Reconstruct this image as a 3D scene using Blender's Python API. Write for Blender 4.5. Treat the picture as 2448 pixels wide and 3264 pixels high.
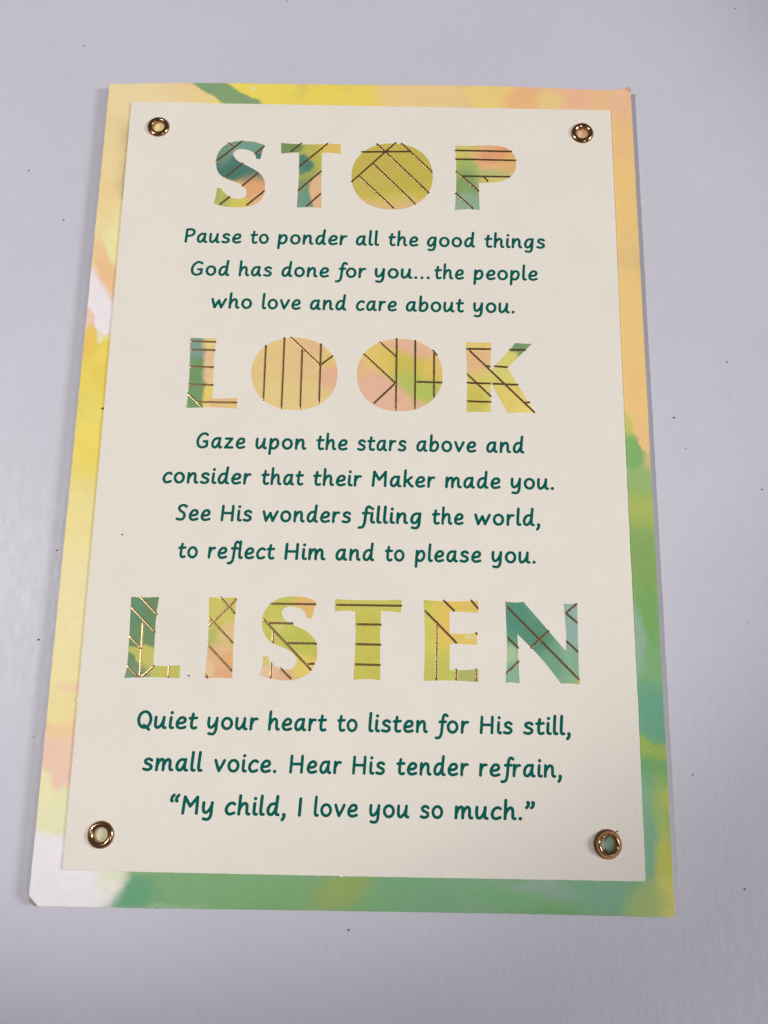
import bpy, bmesh, math, random
import numpy as np
from mathutils import Vector, Matrix

random.seed(7); RNG = np.random.default_rng(5)
for o in list(bpy.data.objects): bpy.data.objects.remove(o)
S = bpy.context.scene
COL = S.collection
MM = 0.001

# ------------------------------------------------------------------ camera, world, lamps, exposure
# millimetres; origin = middle of the plaque, z = 0 on the upper face of its backing board
TABLE_Z = -4.0
CAM = dict(loc=(0.0119414, -0.0963236, 0.3326018), X=(0.9998718, 0.0157579, -0.0028405),
           Y=(-0.0147982, 0.9771752, 0.2119188), Z=(0.006115, -0.2118496, 0.9772832))
cam = bpy.data.objects.new('camera', bpy.data.cameras.new('camera'))
COL.objects.link(cam); S.camera = cam
cam.matrix_world = Matrix(((CAM['X'][0], CAM['Y'][0], CAM['Z'][0], CAM['loc'][0]),
                           (CAM['X'][1], CAM['Y'][1], CAM['Z'][1], CAM['loc'][1]),
                           (CAM['X'][2], CAM['Y'][2], CAM['Z'][2], CAM['loc'][2]),
                           (0, 0, 0, 1)))
cam.data.sensor_fit = 'VERTICAL'; cam.data.sensor_height = 36.0
cam.data.lens = 36.0 * 2650 / 3264
cam.data.clip_start = 0.01; cam.data.clip_end = 50

W = bpy.data.worlds.new('World'); S.world = W; W.use_nodes = True
nt = W.node_tree
bg = nt.nodes['Background']
tc = nt.nodes.new('ShaderNodeTexCoord'); sx = nt.nodes.new('ShaderNodeSeparateXYZ')
rp = nt.nodes.new('ShaderNodeValToRGB')
nt.links.new(tc.outputs['Generated'], sx.inputs[0]); nt.links.new(sx.outputs['Z'], rp.inputs[0])
rp.color_ramp.elements[0].position = 0.0; rp.color_ramp.elements[0].color = (.17, .165, .175, 1)
rp.color_ramp.elements[1].position = 0.85; rp.color_ramp.elements[1].color = (.095, .090, .092, 1)
nt.links.new(rp.outputs[0], bg.inputs[0]); bg.inputs[1].default_value = 1.0

def area(name, loc, target, size, power, color, shape='DISK', size_y=None):
    l = bpy.data.lights.new(name, 'AREA'); l.shape = shape; l.size = size
    if size_y: l.size_y = size_y
    l.energy = power; l.color = color
    o = bpy.data.objects.new(name, l); COL.objects.link(o)
    o.location = loc
    o.rotation_euler = (Vector(target) - Vector(loc)).to_track_quat('-Z', 'Y').to_euler()
    return o
# a ceiling downlight, its cone edge standing in for the camera holder's shadow at lower right, a second lamp low on the right, a dim window
def spot(name, loc, target, deg, blend, radius, power, color):
    l = bpy.data.lights.new(name, 'SPOT'); l.spot_size = math.radians(deg); l.spot_blend = blend
    l.shadow_soft_size = radius; l.energy = power; l.color = color
    o = bpy.data.objects.new(name, l); COL.objects.link(o); o.location = loc
    o.rotation_euler = (Vector(target) - Vector(loc)).to_track_quat('-Z', 'Y').to_euler()
    return o
spot('downlight', (-0.98, 0.12, 1.36), (-.165, .095, 0), 24.0, .42, .032, 66.0, (1.0, .968, .935))
area('side_lamp', (2.09, -0.025, 1.20), (0, 0, 0), 0.60, 33.0, (1.0, .975, .95))
area('window_light', (0.50, -0.47, 0.82), (.1, -.15, 0), 0.10, 1.25, (.97, .98, 1.0))

S.view_settings.view_transform = 'Standard'; S.view_settings.look = 'None'
S.view_settings.exposure = 0.0; S.view_settings.gamma = 1.0
S.view_settings.use_curve_mapping = False
S.render.engine = 'CYCLES'

# ------------------------------------------------------------------ measured shapes (mm on the plaque)
LETTERS = [('S', 'STOP',
  [(-46.76, 144.49), (-50.68, 145.86), (-54.57, 146.37), (-57.73, 146.4), (-61.56, 145.71), (-64.97, 143.84), (-67.24, 140.65), (-68.22, 137.08), (-68.04, 133.94),
   (-67.16, 130.83), (-65.13, 128.36), (-62.62, 126.99), (-59.78, 125.86), (-56.59, 124.59), (-54.4, 122.45), (-53.59, 120.14), (-54.0, 118.6), (-55.19, 117.66), (-57.24, 117.24),
   (-60.03, 117.59), (-62.54, 119.25), (-64.22, 120.92), (-65.29, 122.53), (-67.09, 122.51), (-67.17, 119.18), (-67.96, 114.94), (-65.34, 113.83), (-61.86, 113.26),
   (-58.4, 113.08), (-54.27, 113.22), (-50.87, 114.03), (-47.86, 115.99), (-46.07, 119.09), (-45.55, 122.96), (-46.06, 126.44), (-47.44, 129.15), (-49.99, 131.45),
   (-53.22, 133.36), (-56.08, 134.89), (-58.61, 136.43), (-60.1, 138.14), (-60.66, 139.55), (-60.38, 140.74), (-59.24, 141.78), (-57.17, 142.36), (-54.7, 142.0), (-52.2, 141.09),
   (-50.87, 139.69), (-50.06, 137.33), (-48.31, 137.36), (-47.66, 141.31)],
  [((-63.08, 145.22), (-60.71, 142.95)), ((-56.89, 146.33), (-68.14, 135.75)), ((-46.86, 143.69), (-50.87, 139.69)), ((-55.88, 135.05), (-63.5, 127.76)),
   ((-48.89, 130.3), (-55.85, 123.59)), ((-45.82, 121.18), (-53.48, 113.99)), ((-61.09, 118.11), (-65.36, 114.21))]),
 ('T', 'STOP',
  [(-39.3, 145.62), (-33.46, 145.23), (-25.74, 145.09), (-18.03, 145.36), (-12.36, 145.51), (-12.29, 140.45), (-16.5, 140.95), (-20.7, 140.89), (-20.6, 126.8), (-20.1, 113.24),
   (-23.28, 113.5), (-25.35, 113.62), (-28.1, 113.51), (-30.98, 113.24), (-30.76, 122.01), (-30.7, 131.33), (-30.98, 140.91), (-35.38, 140.69), (-39.07, 140.24)],
  [((-30.1, 145.51), (-34.83, 140.93)), ((-18.25, 145.51), (-30.57, 133.68)), ((-20.75, 131.47), (-30.75, 121.62)), ((-20.6, 120.22), (-26.87, 113.75))]),
 ('O', 'STOP',
  [(29.28, 129.6), (28.87, 125.5), (27.63, 121.97), (25.62, 118.91), (22.91, 116.4), (19.6, 114.52), (15.78, 113.34), (11.34, 112.9), (6.88, 113.21), (3.03, 114.29),
   (-0.33, 116.07), (-3.11, 118.51), (-5.2, 121.51), (-6.54, 125.01), (-7.06, 129.09), (-6.73, 133.21), (-5.55, 136.79), (-3.57, 139.91), (-0.87, 142.49), (2.48, 144.43),
   (6.36, 145.65), (10.88, 146.11), (15.42, 145.78), (19.33, 144.66), (22.72, 142.81), (25.5, 140.31), (27.56, 137.24), (28.84, 133.7)],
  [((-2.68, 141.52), (19.04, 142.01)), ((3.94, 145.68), (7.77, 141.76)), ((12.55, 146.37), (-6.91, 126.4)), ((7.77, 141.76), (27.49, 121.33)), ((15.07, 146.02), (19.04, 142.1)),
   ((19.04, 142.1), (28.94, 131.73)), ((2.28, 135.85), (21.5, 115.74)), ((-3.83, 129.42), (11.9, 113.5))]),
 ('P', 'STOP',
  [(39.43, 145.31), (47.04, 145.42), (53.73, 145.7), (58.75, 145.48), (62.49, 144.4), (65.13, 142.08), (66.49, 138.8), (66.6, 135.99), (65.88, 132.71), (64.18, 130.17),
   (61.42, 128.28), (57.68, 127.11), (53.53, 126.68), (49.81, 126.63), (49.92, 119.99), (50.11, 113.12), (46.83, 113.62), (43.54, 113.48), (39.19, 113.06), (39.7, 122.61),
   (39.82, 133.75), (39.59, 141.25)],
  [((39.42, 142.86), (64.72, 142.64)), ((39.58, 138.43), (66.56, 138.15)), ((42.96, 129.88), (63.68, 129.89)), ((39.73, 132.26), (49.78, 122.47)),
   ((51.91, 129.72), (53.96, 127.43)), ((39.54, 121.22), (47.24, 113.72))]),
 ('L', 'LOOK',
  [(-74.18, 50.83), (-68.86, 50.59), (-63.28, 50.73), (-63.44, 45.22), (-63.56, 39.03), (-63.32, 29.34), (-63.31, 23.52), (-58.09, 23.5), (-52.71, 23.93), (-52.69, 19.1),
   (-57.86, 19.43), (-64.08, 19.64), (-68.84, 19.37), (-74.07, 19.09), (-73.52, 25.14), (-73.6, 35.3), (-73.99, 45.59)],
  [((-73.97, 49.06), (-63.32, 48.91)), ((-73.87, 45.23), (-63.34, 45.17)), ((-73.61, 37.6), (-63.6, 37.39)), ((-73.66, 29.49), (-63.37, 29.44)), ((-73.64, 25.54), (-67.43, 19.69)),
   ((-69.23, 21.77), (-52.88, 21.76))]),
 ('O', 'LOOK',
  [(-10.79, 35.25), (-11.11, 31.23), (-12.26, 27.77), (-14.21, 24.77), (-16.87, 22.31), (-20.15, 20.46), (-23.95, 19.3), (-28.4, 18.86), (-32.88, 19.17), (-36.77, 20.21),
   (-40.19, 21.96), (-43.03, 24.34), (-45.21, 27.29), (-46.64, 30.71), (-47.26, 34.71), (-47.03, 38.75), (-45.94, 42.26), (-44.03, 45.33), (-41.37, 47.86), (-38.06, 49.77),
   (-34.19, 50.97), (-29.66, 51.42), (-25.09, 51.1), (-21.14, 50.01), (-17.69, 48.2), (-14.84, 45.75), (-12.69, 42.74), (-11.33, 39.27)],
  [((-41.73, 47.51), (-41.71, 23.08)), ((-33.93, 51.2), (-33.95, 19.33)), ((-31.12, 51.4), (-18.18, 39.03)), ((-26.15, 46.02), (-26.09, 19.45)), ((-18.2, 48.63), (-18.21, 22.17)),
   ((-18.18, 39.03), (-13.0, 43.27))]),
 ('O', 'LOOK',
  [(33.71, 35.35), (33.3, 31.32), (32.06, 27.85), (30.04, 24.84), (27.34, 22.37), (24.04, 20.52), (20.24, 19.36), (15.81, 18.92), (11.38, 19.23), (7.55, 20.28), (4.2, 22.03),
   (1.44, 24.42), (-0.64, 27.37), (-1.96, 30.8), (-2.48, 34.82), (-2.14, 38.86), (-0.96, 42.38), (1.01, 45.45), (3.72, 47.99), (7.05, 49.9), (10.92, 51.11), (15.43, 51.56),
   (19.95, 51.24), (23.84, 50.15), (27.22, 48.33), (29.98, 45.87), (32.03, 42.86), (33.29, 39.38)],
  [((14.14, 51.49), (14.08, 19.43)), ((22.06, 50.72), (22.1, 20.24)), ((7.02, 49.72), (13.98, 43.31)), ((0.2, 44.21), (13.51, 31.68)), ((13.42, 30.98), (4.83, 22.23)),
   ((30.09, 46.13), (30.06, 25.18)), ((29.42, 46.4), (31.29, 44.22)), ((22.72, 32.14), (33.46, 31.92))]),
 ('K', 'LOOK',
  [(43.78, 50.59), (48.95, 50.16), (54.48, 50.52), (54.15, 44.01), (53.98, 37.98), (54.65, 38.21), (59.19, 43.53), (62.86, 47.99), (64.97, 50.4), (68.32, 50.06), (71.83, 50.05),
   (66.41, 44.46), (61.17, 38.91), (65.16, 32.17), (69.1, 25.22), (72.62, 18.96), (66.95, 19.14), (61.11, 18.79), (57.9, 25.05), (54.92, 30.94), (54.11, 31.74), (53.94, 25.53),
   (54.12, 18.95), (48.7, 19.24), (43.72, 19.06), (44.07, 27.0), (44.12, 35.66), (43.9, 43.86)],
  [((43.92, 47.33), (54.24, 47.31)), ((44.8, 46.9), (72.32, 19.17)), ((52.2, 39.71), (53.89, 39.4)), ((55.79, 39.65), (61.18, 39.18)), ((62.33, 47.15), (69.03, 47.09)),
   ((44.22, 35.83), (54.0, 26.07)), ((44.2, 31.97), (53.91, 31.79)), ((54.93, 31.75), (65.55, 31.42)), ((44.05, 23.78), (54.07, 23.6)), ((68.04, 23.33), (70.34, 23.73))]),
 ('L', 'LISTEN',
  [(-90.71, -60.59), (-85.45, -60.78), (-79.48, -60.47), (-80.08, -67.1), (-80.09, -75.7), (-79.79, -87.64), (-74.81, -87.56), (-69.21, -87.21), (-69.24, -92.25), (-75.03, -92.02),
   (-83.05, -91.99), (-90.82, -92.43), (-90.1, -87.54), (-90.15, -76.93), (-90.47, -66.18)],
  [((-86.93, -60.69), (-79.88, -67.53)), ((-90.14, -64.98), (-80.18, -74.47)), ((-90.09, -76.29), (-85.08, -81.0)), ((-85.1, -70.95), (-84.87, -91.92)),
   ((-90.18, -87.8), (-85.74, -91.83)), ((-79.47, -87.63), (-83.87, -91.8)), ((-73.57, -87.7), (-73.59, -91.9))]),
 ('I', 'LISTEN',
  [(-59.42, -60.27), (-54.39, -60.46), (-48.52, -60.21), (-48.8, -68.24), (-48.9, -77.35), (-48.53, -91.97), (-53.67, -91.85), (-59.42, -92.15), (-58.93, -84.41), (-58.87, -76.44),
   (-59.09, -68.4)],
  [((-55.06, -60.2), (-48.89, -66.51)), ((-48.64, -61.08), (-58.84, -71.62)), ((-59.04, -68.39), (-49.07, -78.15)), ((-58.87, -79.21), (-48.86, -88.99)),
   ((-59.3, -90.63), (-58.21, -91.76))]),
 ('S', 'LISTEN',
  [(-16.56, -61.51), (-18.99, -60.3), (-22.29, -59.58), (-26.65, -59.49), (-30.44, -59.98), (-34.16, -62.05), (-36.74, -65.08), (-37.83, -68.6), (-37.62, -71.83), (-36.57, -74.76),
   (-34.57, -77.13), (-31.81, -78.68), (-28.53, -79.96), (-25.51, -81.51), (-23.82, -83.6), (-23.48, -85.44), (-24.07, -86.76), (-25.53, -87.84), (-27.12, -88.13),
   (-29.81, -87.75), (-32.54, -86.63), (-34.2, -85.34), (-34.94, -83.35), (-36.82, -83.27), (-36.85, -86.17), (-37.7, -90.65), (-34.99, -91.5), (-31.23, -92.12), (-26.42, -92.41),
   (-22.18, -91.56), (-18.53, -89.3), (-16.24, -85.85), (-15.57, -81.62), (-15.95, -78.17), (-17.39, -75.53), (-20.17, -73.17), (-23.47, -71.61), (-26.77, -70.16),
   (-28.99, -68.74), (-30.05, -66.87), (-30.11, -65.24), (-29.08, -64.04), (-27.04, -63.46), (-24.58, -63.64), (-22.1, -64.58), (-20.86, -65.91), (-20.08, -68.06),
   (-18.18, -68.14), (-17.47, -65.05)],
  [((-34.8, -62.5), (-16.75, -62.44)), ((-35.43, -70.18), (-25.58, -70.19)), ((-37.5, -68.6), (-17.76, -88.24)), ((-33.4, -73.1), (-33.14, -77.8)),
   ((-28.08, -77.93), (-15.96, -77.96)), ((-19.71, -86.01), (-16.51, -85.75)), ((-33.48, -85.86), (-33.39, -91.48)), ((-29.81, -87.75), (-25.54, -91.77))]),
 ('T', 'LISTEN',
  [(-9.02, -60.23), (-2.5, -60.53), (4.15, -60.49), (11.46, -60.38), (17.43, -60.09), (17.36, -65.26), (13.51, -64.86), (9.27, -64.72), (9.15, -73.6), (9.25, -83.34),
   (9.46, -91.81), (6.71, -91.47), (4.11, -91.39), (1.5, -91.49), (-1.03, -91.79), (-0.67, -82.21), (-0.53, -73.75), (-0.93, -65.08), (-5.05, -64.81), (-9.02, -65.21)],
  [((-8.76, -62.55), (17.46, -62.55)), ((-0.48, -70.15), (9.36, -70.13)), ((-0.57, -77.92), (9.49, -78.03)), ((-0.72, -85.75), (9.36, -85.92))]),
 ('E', 'LISTEN',
  [(26.34, -60.02), (31.39, -60.41), (38.03, -60.44), (47.99, -60.08), (47.88, -64.92), (41.99, -64.55), (36.69, -64.5), (36.56, -68.59), (36.75, -73.3), (41.95, -73.22),
   (47.42, -72.81), (47.32, -77.57), (41.94, -77.2), (36.68, -77.28), (36.68, -82.27), (36.54, -87.42), (41.89, -87.34), (47.9, -86.86), (47.85, -91.91), (41.22, -91.5),
   (34.06, -91.43), (26.51, -91.74), (26.86, -83.07), (26.8, -72.02)],
  [((34.24, -60.16), (38.55, -64.27)), ((45.2, -59.99), (47.96, -63.13)), ((26.76, -64.32), (39.44, -76.91)), ((31.6, -68.79), (31.46, -91.15)), ((39.15, -87.19), (39.27, -91.09)),
   ((46.98, -86.93), (46.95, -91.29)), ((46.96, -72.82), (47.61, -73.33))]),
 ('N', 'LISTEN',
  [(58.87, -60.18), (62.58, -60.52), (66.03, -60.2), (73.64, -69.0), (82.42, -79.42), (82.77, -72.46), (82.14, -60.62), (84.78, -60.78), (87.44, -60.4), (87.35, -71.08),
   (87.22, -80.83), (87.36, -92.18), (83.8, -91.79), (80.22, -91.97), (72.66, -82.35), (63.41, -72.95), (63.53, -81.2), (63.97, -92.1), (61.25, -91.76), (58.45, -91.93),
   (59.27, -81.27), (59.12, -69.55)],
  [((59.57, -62.29), (87.29, -90.33)), ((75.88, -71.58), (68.69, -78.21)), ((59.51, -74.45), (63.71, -78.41)), ((63.81, -83.65), (58.83, -88.35)),
   ((87.3, -60.67), (82.68, -64.58)), ((82.88, -64.44), (87.31, -68.26)), ((82.8, -75.52), (87.26, -79.67))])]
TEXT = [([('Pause', -79.84, -54.75), ('to', -50.9, -42.71), ('ponder', -38.97, -8.1), ('all', -4.47, 5.88), ('the', 9.76, 23.06), ('good', 26.78, 48.04), ('things', 52.02, 78.72)],
  -0.00469, 95.076),
 ([('God', -76.18, -59.11), ('has', -55.19, -40.58), ('done', -36.55, -15.7), ('for', -13.15, 0.45), ('you...', 4.08, 28.17), ('the', 30.02, 43.08), ('people', 47.03, 75.13)],
  -0.00247, 79.554),
 ([('who', -66.37, -48.54), ('love', -44.39, -27.49), ('and', -23.61, -7.7), ('care', -3.76, 14.03), ('about', 17.79, 43.11), ('you.', 46.87, 64.75)], -0.00378, 64.159),
 ([('Gaze', -68.74, -48.22), ('upon', -44.09, -22.84), ('the', -18.77, -5.66), ('stars', -1.81, 18.84), ('above', 22.8, 47.81), ('and', 51.82, 67.75)], -0.00157, 1.44),
 ([('consider', -81.75, -44.94), ('that', -40.96, -23.35), ('their', -19.64, 0.57), ('Maker', 4.55, 30.87), ('made', 34.79, 57.65), ('you.', 61.73, 79.57)], -0.0029, -13.879),
 ([('See', -75.2, -60.84), ('His', -56.79, -43.91), ('wonders', -39.81, -3.48), ('filling', -0.83, 25.24), ('the', 29.4, 42.45), ('world,', 46.66, 73.6)], -0.00074, -29.327),
 ([('to', -73.19, -65.12), ('reflect', -61.11, -33.89), ('Him', -30.14, -13.4), ('and', -9.5, 6.31), ('to', 10.48, 18.5), ('please', 22.51, 49.48), ('you.', 53.49, 71.36)],
  -0.00051, -44.77),
 ([('Quiet', -84.54, -60.86), ('your', -57.33, -37.42), ('heart', -33.73, -10.86), ('to', -6.96, 1.03), ('listen', 5.14, 28.25), ('for', 30.81, 44.21), ('His', 48.2, 61.02),
   ('still,', 64.89, 83.39)],
  0.00068, -111.567),
 ([('small', -81.26, -57.99), ('voice.', -53.75, -29.69), ('Hear', -24.86, -4.64), ('His', -0.77, 11.94), ('tender', 16.18, 43.95), ('refrain,', 47.78, 79.51)], -0.00014,
  -127.266),
 ([('“My', -69.79, -52.93), ('child,', -48.79, -25.46), ('I', -20.95, -19.36), ('love', -14.95, 1.84), ('you', 6.04, 21.4), ('so', 25.2, 34.14), ('much.”', 38.33, 69.02)],
  -0.00031, -142.856)]
BOARD_PAINT = [(109.9, -140.5, 49.9, 101.69, 0, (0.237, 0.447, 0.219), 0.3, 1), (21.0, -167.4, 116.94, 28.34, 0, (0.221, 0.425, 0.204), 0.2, 1),
 (-95.7, 153.6, 8.58, 9.77, 0, (0.87, 0.73, 0.297), 0.2, 1), (96.9, 153.0, 8.54, 9.71, 0, (0.739, 0.503, 0.29), 0.2, 1),
 (-95.2, -150.6, 8.31, 7.85, 0, (0.649, 0.626, 0.434), 0.2, 1), (96.1, -150.9, 8.26, 7.8, 0, (0.372, 0.539, 0.409), 0.2, 1),
 (-104.6, 171.3, 25.6, 18.23, 0, (0.87, 0.698, 0.391), 0.3, 1), (-120.1, 136.9, 9.81, 23.73, 0, (0.87, 0.685, 0.348), 0.4, 1),
 (-45.5, 172.1, 34.1, 11.89, 0, (0.87, 0.713, 0.122), 0.1, 1), (-23.6, 171.0, 20.07, 11.87, 0, (0.87, 0.69, 0.113), 0.5, 0.8),
 (-81.7, 175.1, 14.04, 8.44, -20, (0.867, 0.652, 0.333), 0.35, 0.9), (-63.8, 170.6, 21.3, 4.47, -29, (0.24, 0.381, 0.178), 0.12, 1),
 (-75.0, 176.3, 4.58, 2.67, -25, (0.223, 0.368, 0.191), 0.2, 1), (-79.4, 168.8, 7.3, 4.19, -20, (0.87, 0.677, 0.31), 0.25, 0.8),
 (-53.6, 174.8, 1.71, 0.98, 0, (0.87, 0.769, 0.349), 0.5, 0.9), (-31.5, 173.0, 3.35, 5.25, -30, (0.748, 0.634, 0.128), 0.45, 0.9),
 (-35.8, 171.9, 3.65, 3.85, -10, (0.846, 0.706, 0.128), 0.5, 0.7), (22.6, 171.3, 28.07, 10.74, 0, (0.862, 0.631, 0.282), 0.35, 1),
 (-3.7, 170.9, 9.36, 10.74, 0, (0.87, 0.691, 0.119), 0.6, 0.9), (105.0, 171.4, 35.66, 16.59, 0, (0.87, 0.503, 0.319), 0.35, 1),
 (57.5, 172.7, 13.61, 10.75, 0, (0.87, 0.65, 0.229), 0.1, 1), (71.9, 169.0, 10.18, 7.3, 8, (0.87, 0.5, 0.234), 0.28, 1),
 (83.8, 169.2, 6.36, 6.82, -25, (0.87, 0.635, 0.261), 0.4, 0.9), (114.5, 134.1, 14.69, 49.14, 0, (0.87, 0.584, 0.229), 0.4, 1),
 (118.2, 167.3, 11.34, 8.85, 0, (0.87, 0.516, 0.328), 0.4, 0.9), (115.3, 151.3, 13.49, 12.27, 0, (0.863, 0.546, 0.26), 0.5, 0.8),
 (113.1, 44.7, 14.8, 40.67, 0, (0.87, 0.604, 0.231), 0.2, 1), (112.6, 33.5, 9.24, 11.59, 0, (0.87, 0.565, 0.214), 0.5, 0.7),
 (110.4, 12.3, 4.56, 8.69, 15, (0.578, 0.583, 0.147), 0.35, 1), (117.7, 10.3, 3.31, 7.8, 8, (0.87, 0.557, 0.249), 0.25, 0.9),
 (114.6, -32.1, 16.94, 28.39, 0, (0.309, 0.485, 0.138), 0.06, 1), (112.0, 2.4, 5.56, 8.16, 6, (0.225, 0.461, 0.142), 0.22, 1),
 (118.0, 7.3, 2.15, 4.75, 5, (0.87, 0.57, 0.241), 0.15, 1), (115.6, -8.6, 9.41, 4.66, -5, (0.316, 0.491, 0.187), 0.5, 0.8),
 (115.1, -23.0, 13.38, 7.49, 0, (0.424, 0.496, 0.119), 0.5, 0.9), (113.9, -47.2, 11.99, 16.96, 0, (0.224, 0.386, 0.108), 0.5, 0.9),
 (112.3, -78.8, 12.92, 21.72, 0, (0.211, 0.431, 0.186), 0.35, 1), (116.6, -65.0, 3.95, 12.63, 0, (0.178, 0.404, 0.098), 0.5, 0.9),
 (109.8, -74.2, 4.32, 12.87, 4, (0.294, 0.454, 0.338), 0.45, 0.9), (113.5, -103.3, 14.64, 12.4, 0, (0.151, 0.387, 0.242), 0.3, 1),
 (112.8, -117.1, 12.6, 5.53, -6, (0.326, 0.469, 0.096), 0.35, 1), (116.5, -112.2, 4.6, 2.23, 0, (0.132, 0.379, 0.225), 0.5, 0.8),
 (112.4, -126.2, 12.52, 6.56, -8, (0.161, 0.405, 0.139), 0.4, 1), (111.6, -148.5, 7.48, 21.93, 0, (0.229, 0.45, 0.288), 0.3, 1),
 (118.1, -139.5, 4.51, 11.82, 3, (0.369, 0.522, 0.134), 0.6, 0.95), (118.0, -160.6, 4.08, 14.62, 4, (0.554, 0.576, 0.105), 0.5, 1),
 (121.1, -133.3, 2.64, 4.69, 0, (0.53, 0.537, 0.103), 0.5, 0.8), (-39.6, -170.4, 39.46, 11.15, 0, (0.213, 0.417, 0.19), 0.2, 1),
 (16.7, -170.2, 39.41, 12.44, 0, (0.195, 0.411, 0.22), 0.35, 1), (-15.6, -173.3, 28.11, 7.83, 0, (0.212, 0.406, 0.173), 0.5, 0.8),
 (-3.1, -167.9, 11.99, 5.91, 30, (0.297, 0.413, 0.121), 0.55, 0.95), (48.4, -167.0, 12.68, 8.54, 0, (0.229, 0.416, 0.247), 0.4, 1),
 (72.0, -167.5, 14.78, 3.68, -4, (0.296, 0.443, 0.339), 0.45, 0.95), (56.7, -169.6, 16.24, 3.21, -6, (0.198, 0.447, 0.206), 0.4, 0.9),
 (74.7, -175.7, 12.74, 2.27, -3, (0.179, 0.421, 0.164), 0.4, 0.9), (94.1, -168.5, 12.79, 6.88, 0, (0.218, 0.444, 0.285), 0.45, 1),
 (117.8, -174.5, 12.73, 9.56, 25, (0.7, 0.657, 0.16), 0.5, 1), (109.7, -171.5, 6.87, 6.4, 25, (0.348, 0.512, 0.189), 0.6, 0.8),
 (-84.3, -170.8, 12.01, 6.32, 0, (0.133, 0.374, 0.201), 0.35, 0.95), (-65.2, -175.4, 8.32, 1.45, 0, (0.304, 0.504, 0.284), 0.6, 0.8),
 (-108.7, -167.4, 23.04, 14.69, 0, (0.87, 0.825, 0.854), 0.12, 1), (-90.4, -167.1, 6.28, 5.38, 0, (0.81, 0.796, 0.64), 0.4, 0.7),
 (-91.2, -164.1, 6.29, 1.96, -10, (0.711, 0.796, 0.549), 0.6, 0.7), (-106.9, -169.3, 9.93, 6.84, 0, (0.87, 0.825, 0.87), 0.5, 0.9),
 (-113.9, -149.6, 13.54, 19.94, 0, (0.81, 0.796, 0.481), 0.1, 1), (-115.7, -160.6, 17.36, 9.89, 0, (0.87, 0.825, 0.87), 0.12, 1),
 (-117.5, -162.0, 11.19, 11.56, 0, (0.854, 0.81, 0.87), 0.1, 1), (-113.5, -142.5, 7.56, 9.71, -20, (0.81, 0.796, 0.493), 0.15, 1),
 (-114.4, -118.1, 14.59, 17.82, -12, (0.87, 0.591, 0.455), 0.06, 1), (-120.0, -135.0, 5.32, 7.27, 30, (0.87, 0.825, 0.463), 0.2, 0.9),
 (-113.7, -109.9, 12.74, 6.0, -14, (0.87, 0.623, 0.345), 0.35, 1), (-115.4, -87.9, 18.02, 19.31, -4, (0.87, 0.763, 0.372), 0.05, 1),
 (-118.7, -102.4, 16.3, 6.45, -10, (0.87, 0.735, 0.339), 0.12, 0.9), (-111.2, -95.9, 6.23, 2.1, -8, (0.87, 0.621, 0.398), 0.5, 0.8),
 (-115.9, -55.1, 18.4, 30.61, 0, (0.87, 0.762, 0.398), 0.5, 1), (-114.7, -24.4, 16.31, 17.58, 0, (0.87, 0.749, 0.295), 0.6, 0.9),
 (-113.8, 5.4, 17.86, 18.23, 0, (0.87, 0.705, 0.131), 0.45, 1), (-110.8, 25.3, 12.61, 30.67, 0, (0.87, 0.687, 0.109), 0.05, 1),
 (-111.3, 12.1, 12.51, 10.06, 0, (0.87, 0.707, 0.135), 0.5, 0.9), (-118.0, 20.8, 5.45, 6.19, 0, (0.772, 0.671, 0.134), 0.5, 0.8),
 (-110.7, 33.8, 6.76, 5.84, 0, (0.808, 0.604, 0.101), 0.6, 0.7), (-117.7, 45.4, 4.68, 7.29, -20, (0.756, 0.643, 0.114), 0.6, 0.6),
 (-118.1, 54.5, 3.42, 4.14, 0, (0.87, 0.589, 0.107), 0.4, 0.8), (-113.9, 70.3, 15.54, 17.12, 0, (0.87, 0.809, 0.837), 0.09, 1),
 (-114.5, 52.3, 1.71, 2.75, 0, (0.81, 0.781, 0.588), 0.3, 1), (-110.6, 52.1, 1.92, 1.38, -10, (0.808, 0.779, 0.287), 0.4, 0.8),
 (-119.1, 59.1, 2.36, 6.02, 6, (0.87, 0.61, 0.463), 0.15, 1), (-118.4, 48.6, 3.41, 7.77, 0, (0.87, 0.587, 0.102), 0.15, 0.9),
 (-115.2, 79.7, 2.6, 15.65, 32, (0.87, 0.651, 0.558), 0.25, 1), (-114.9, 100.8, 16.7, 17.98, 0, (0.87, 0.707, 0.325), 0.08, 1),
 (-114.0, 85.4, 4.14, 19.09, 26, (0.87, 0.558, 0.275), 0.14, 1), (-120.4, 94.0, 5.69, 6.27, 0, (0.87, 0.61, 0.31), 0.5, 0.9),
 (-110.6, 97.0, 4.82, 12.57, 14, (0.87, 0.81, 0.388), 0.2, 1), (-114.7, 106.7, 7.58, 9.17, 0, (0.87, 0.78, 0.4), 0.5, 0.9),
 (-116.8, 115.9, 5.6, 12.5, 0, (0.87, 0.666, 0.317), 0.5, 0.8)]
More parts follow.
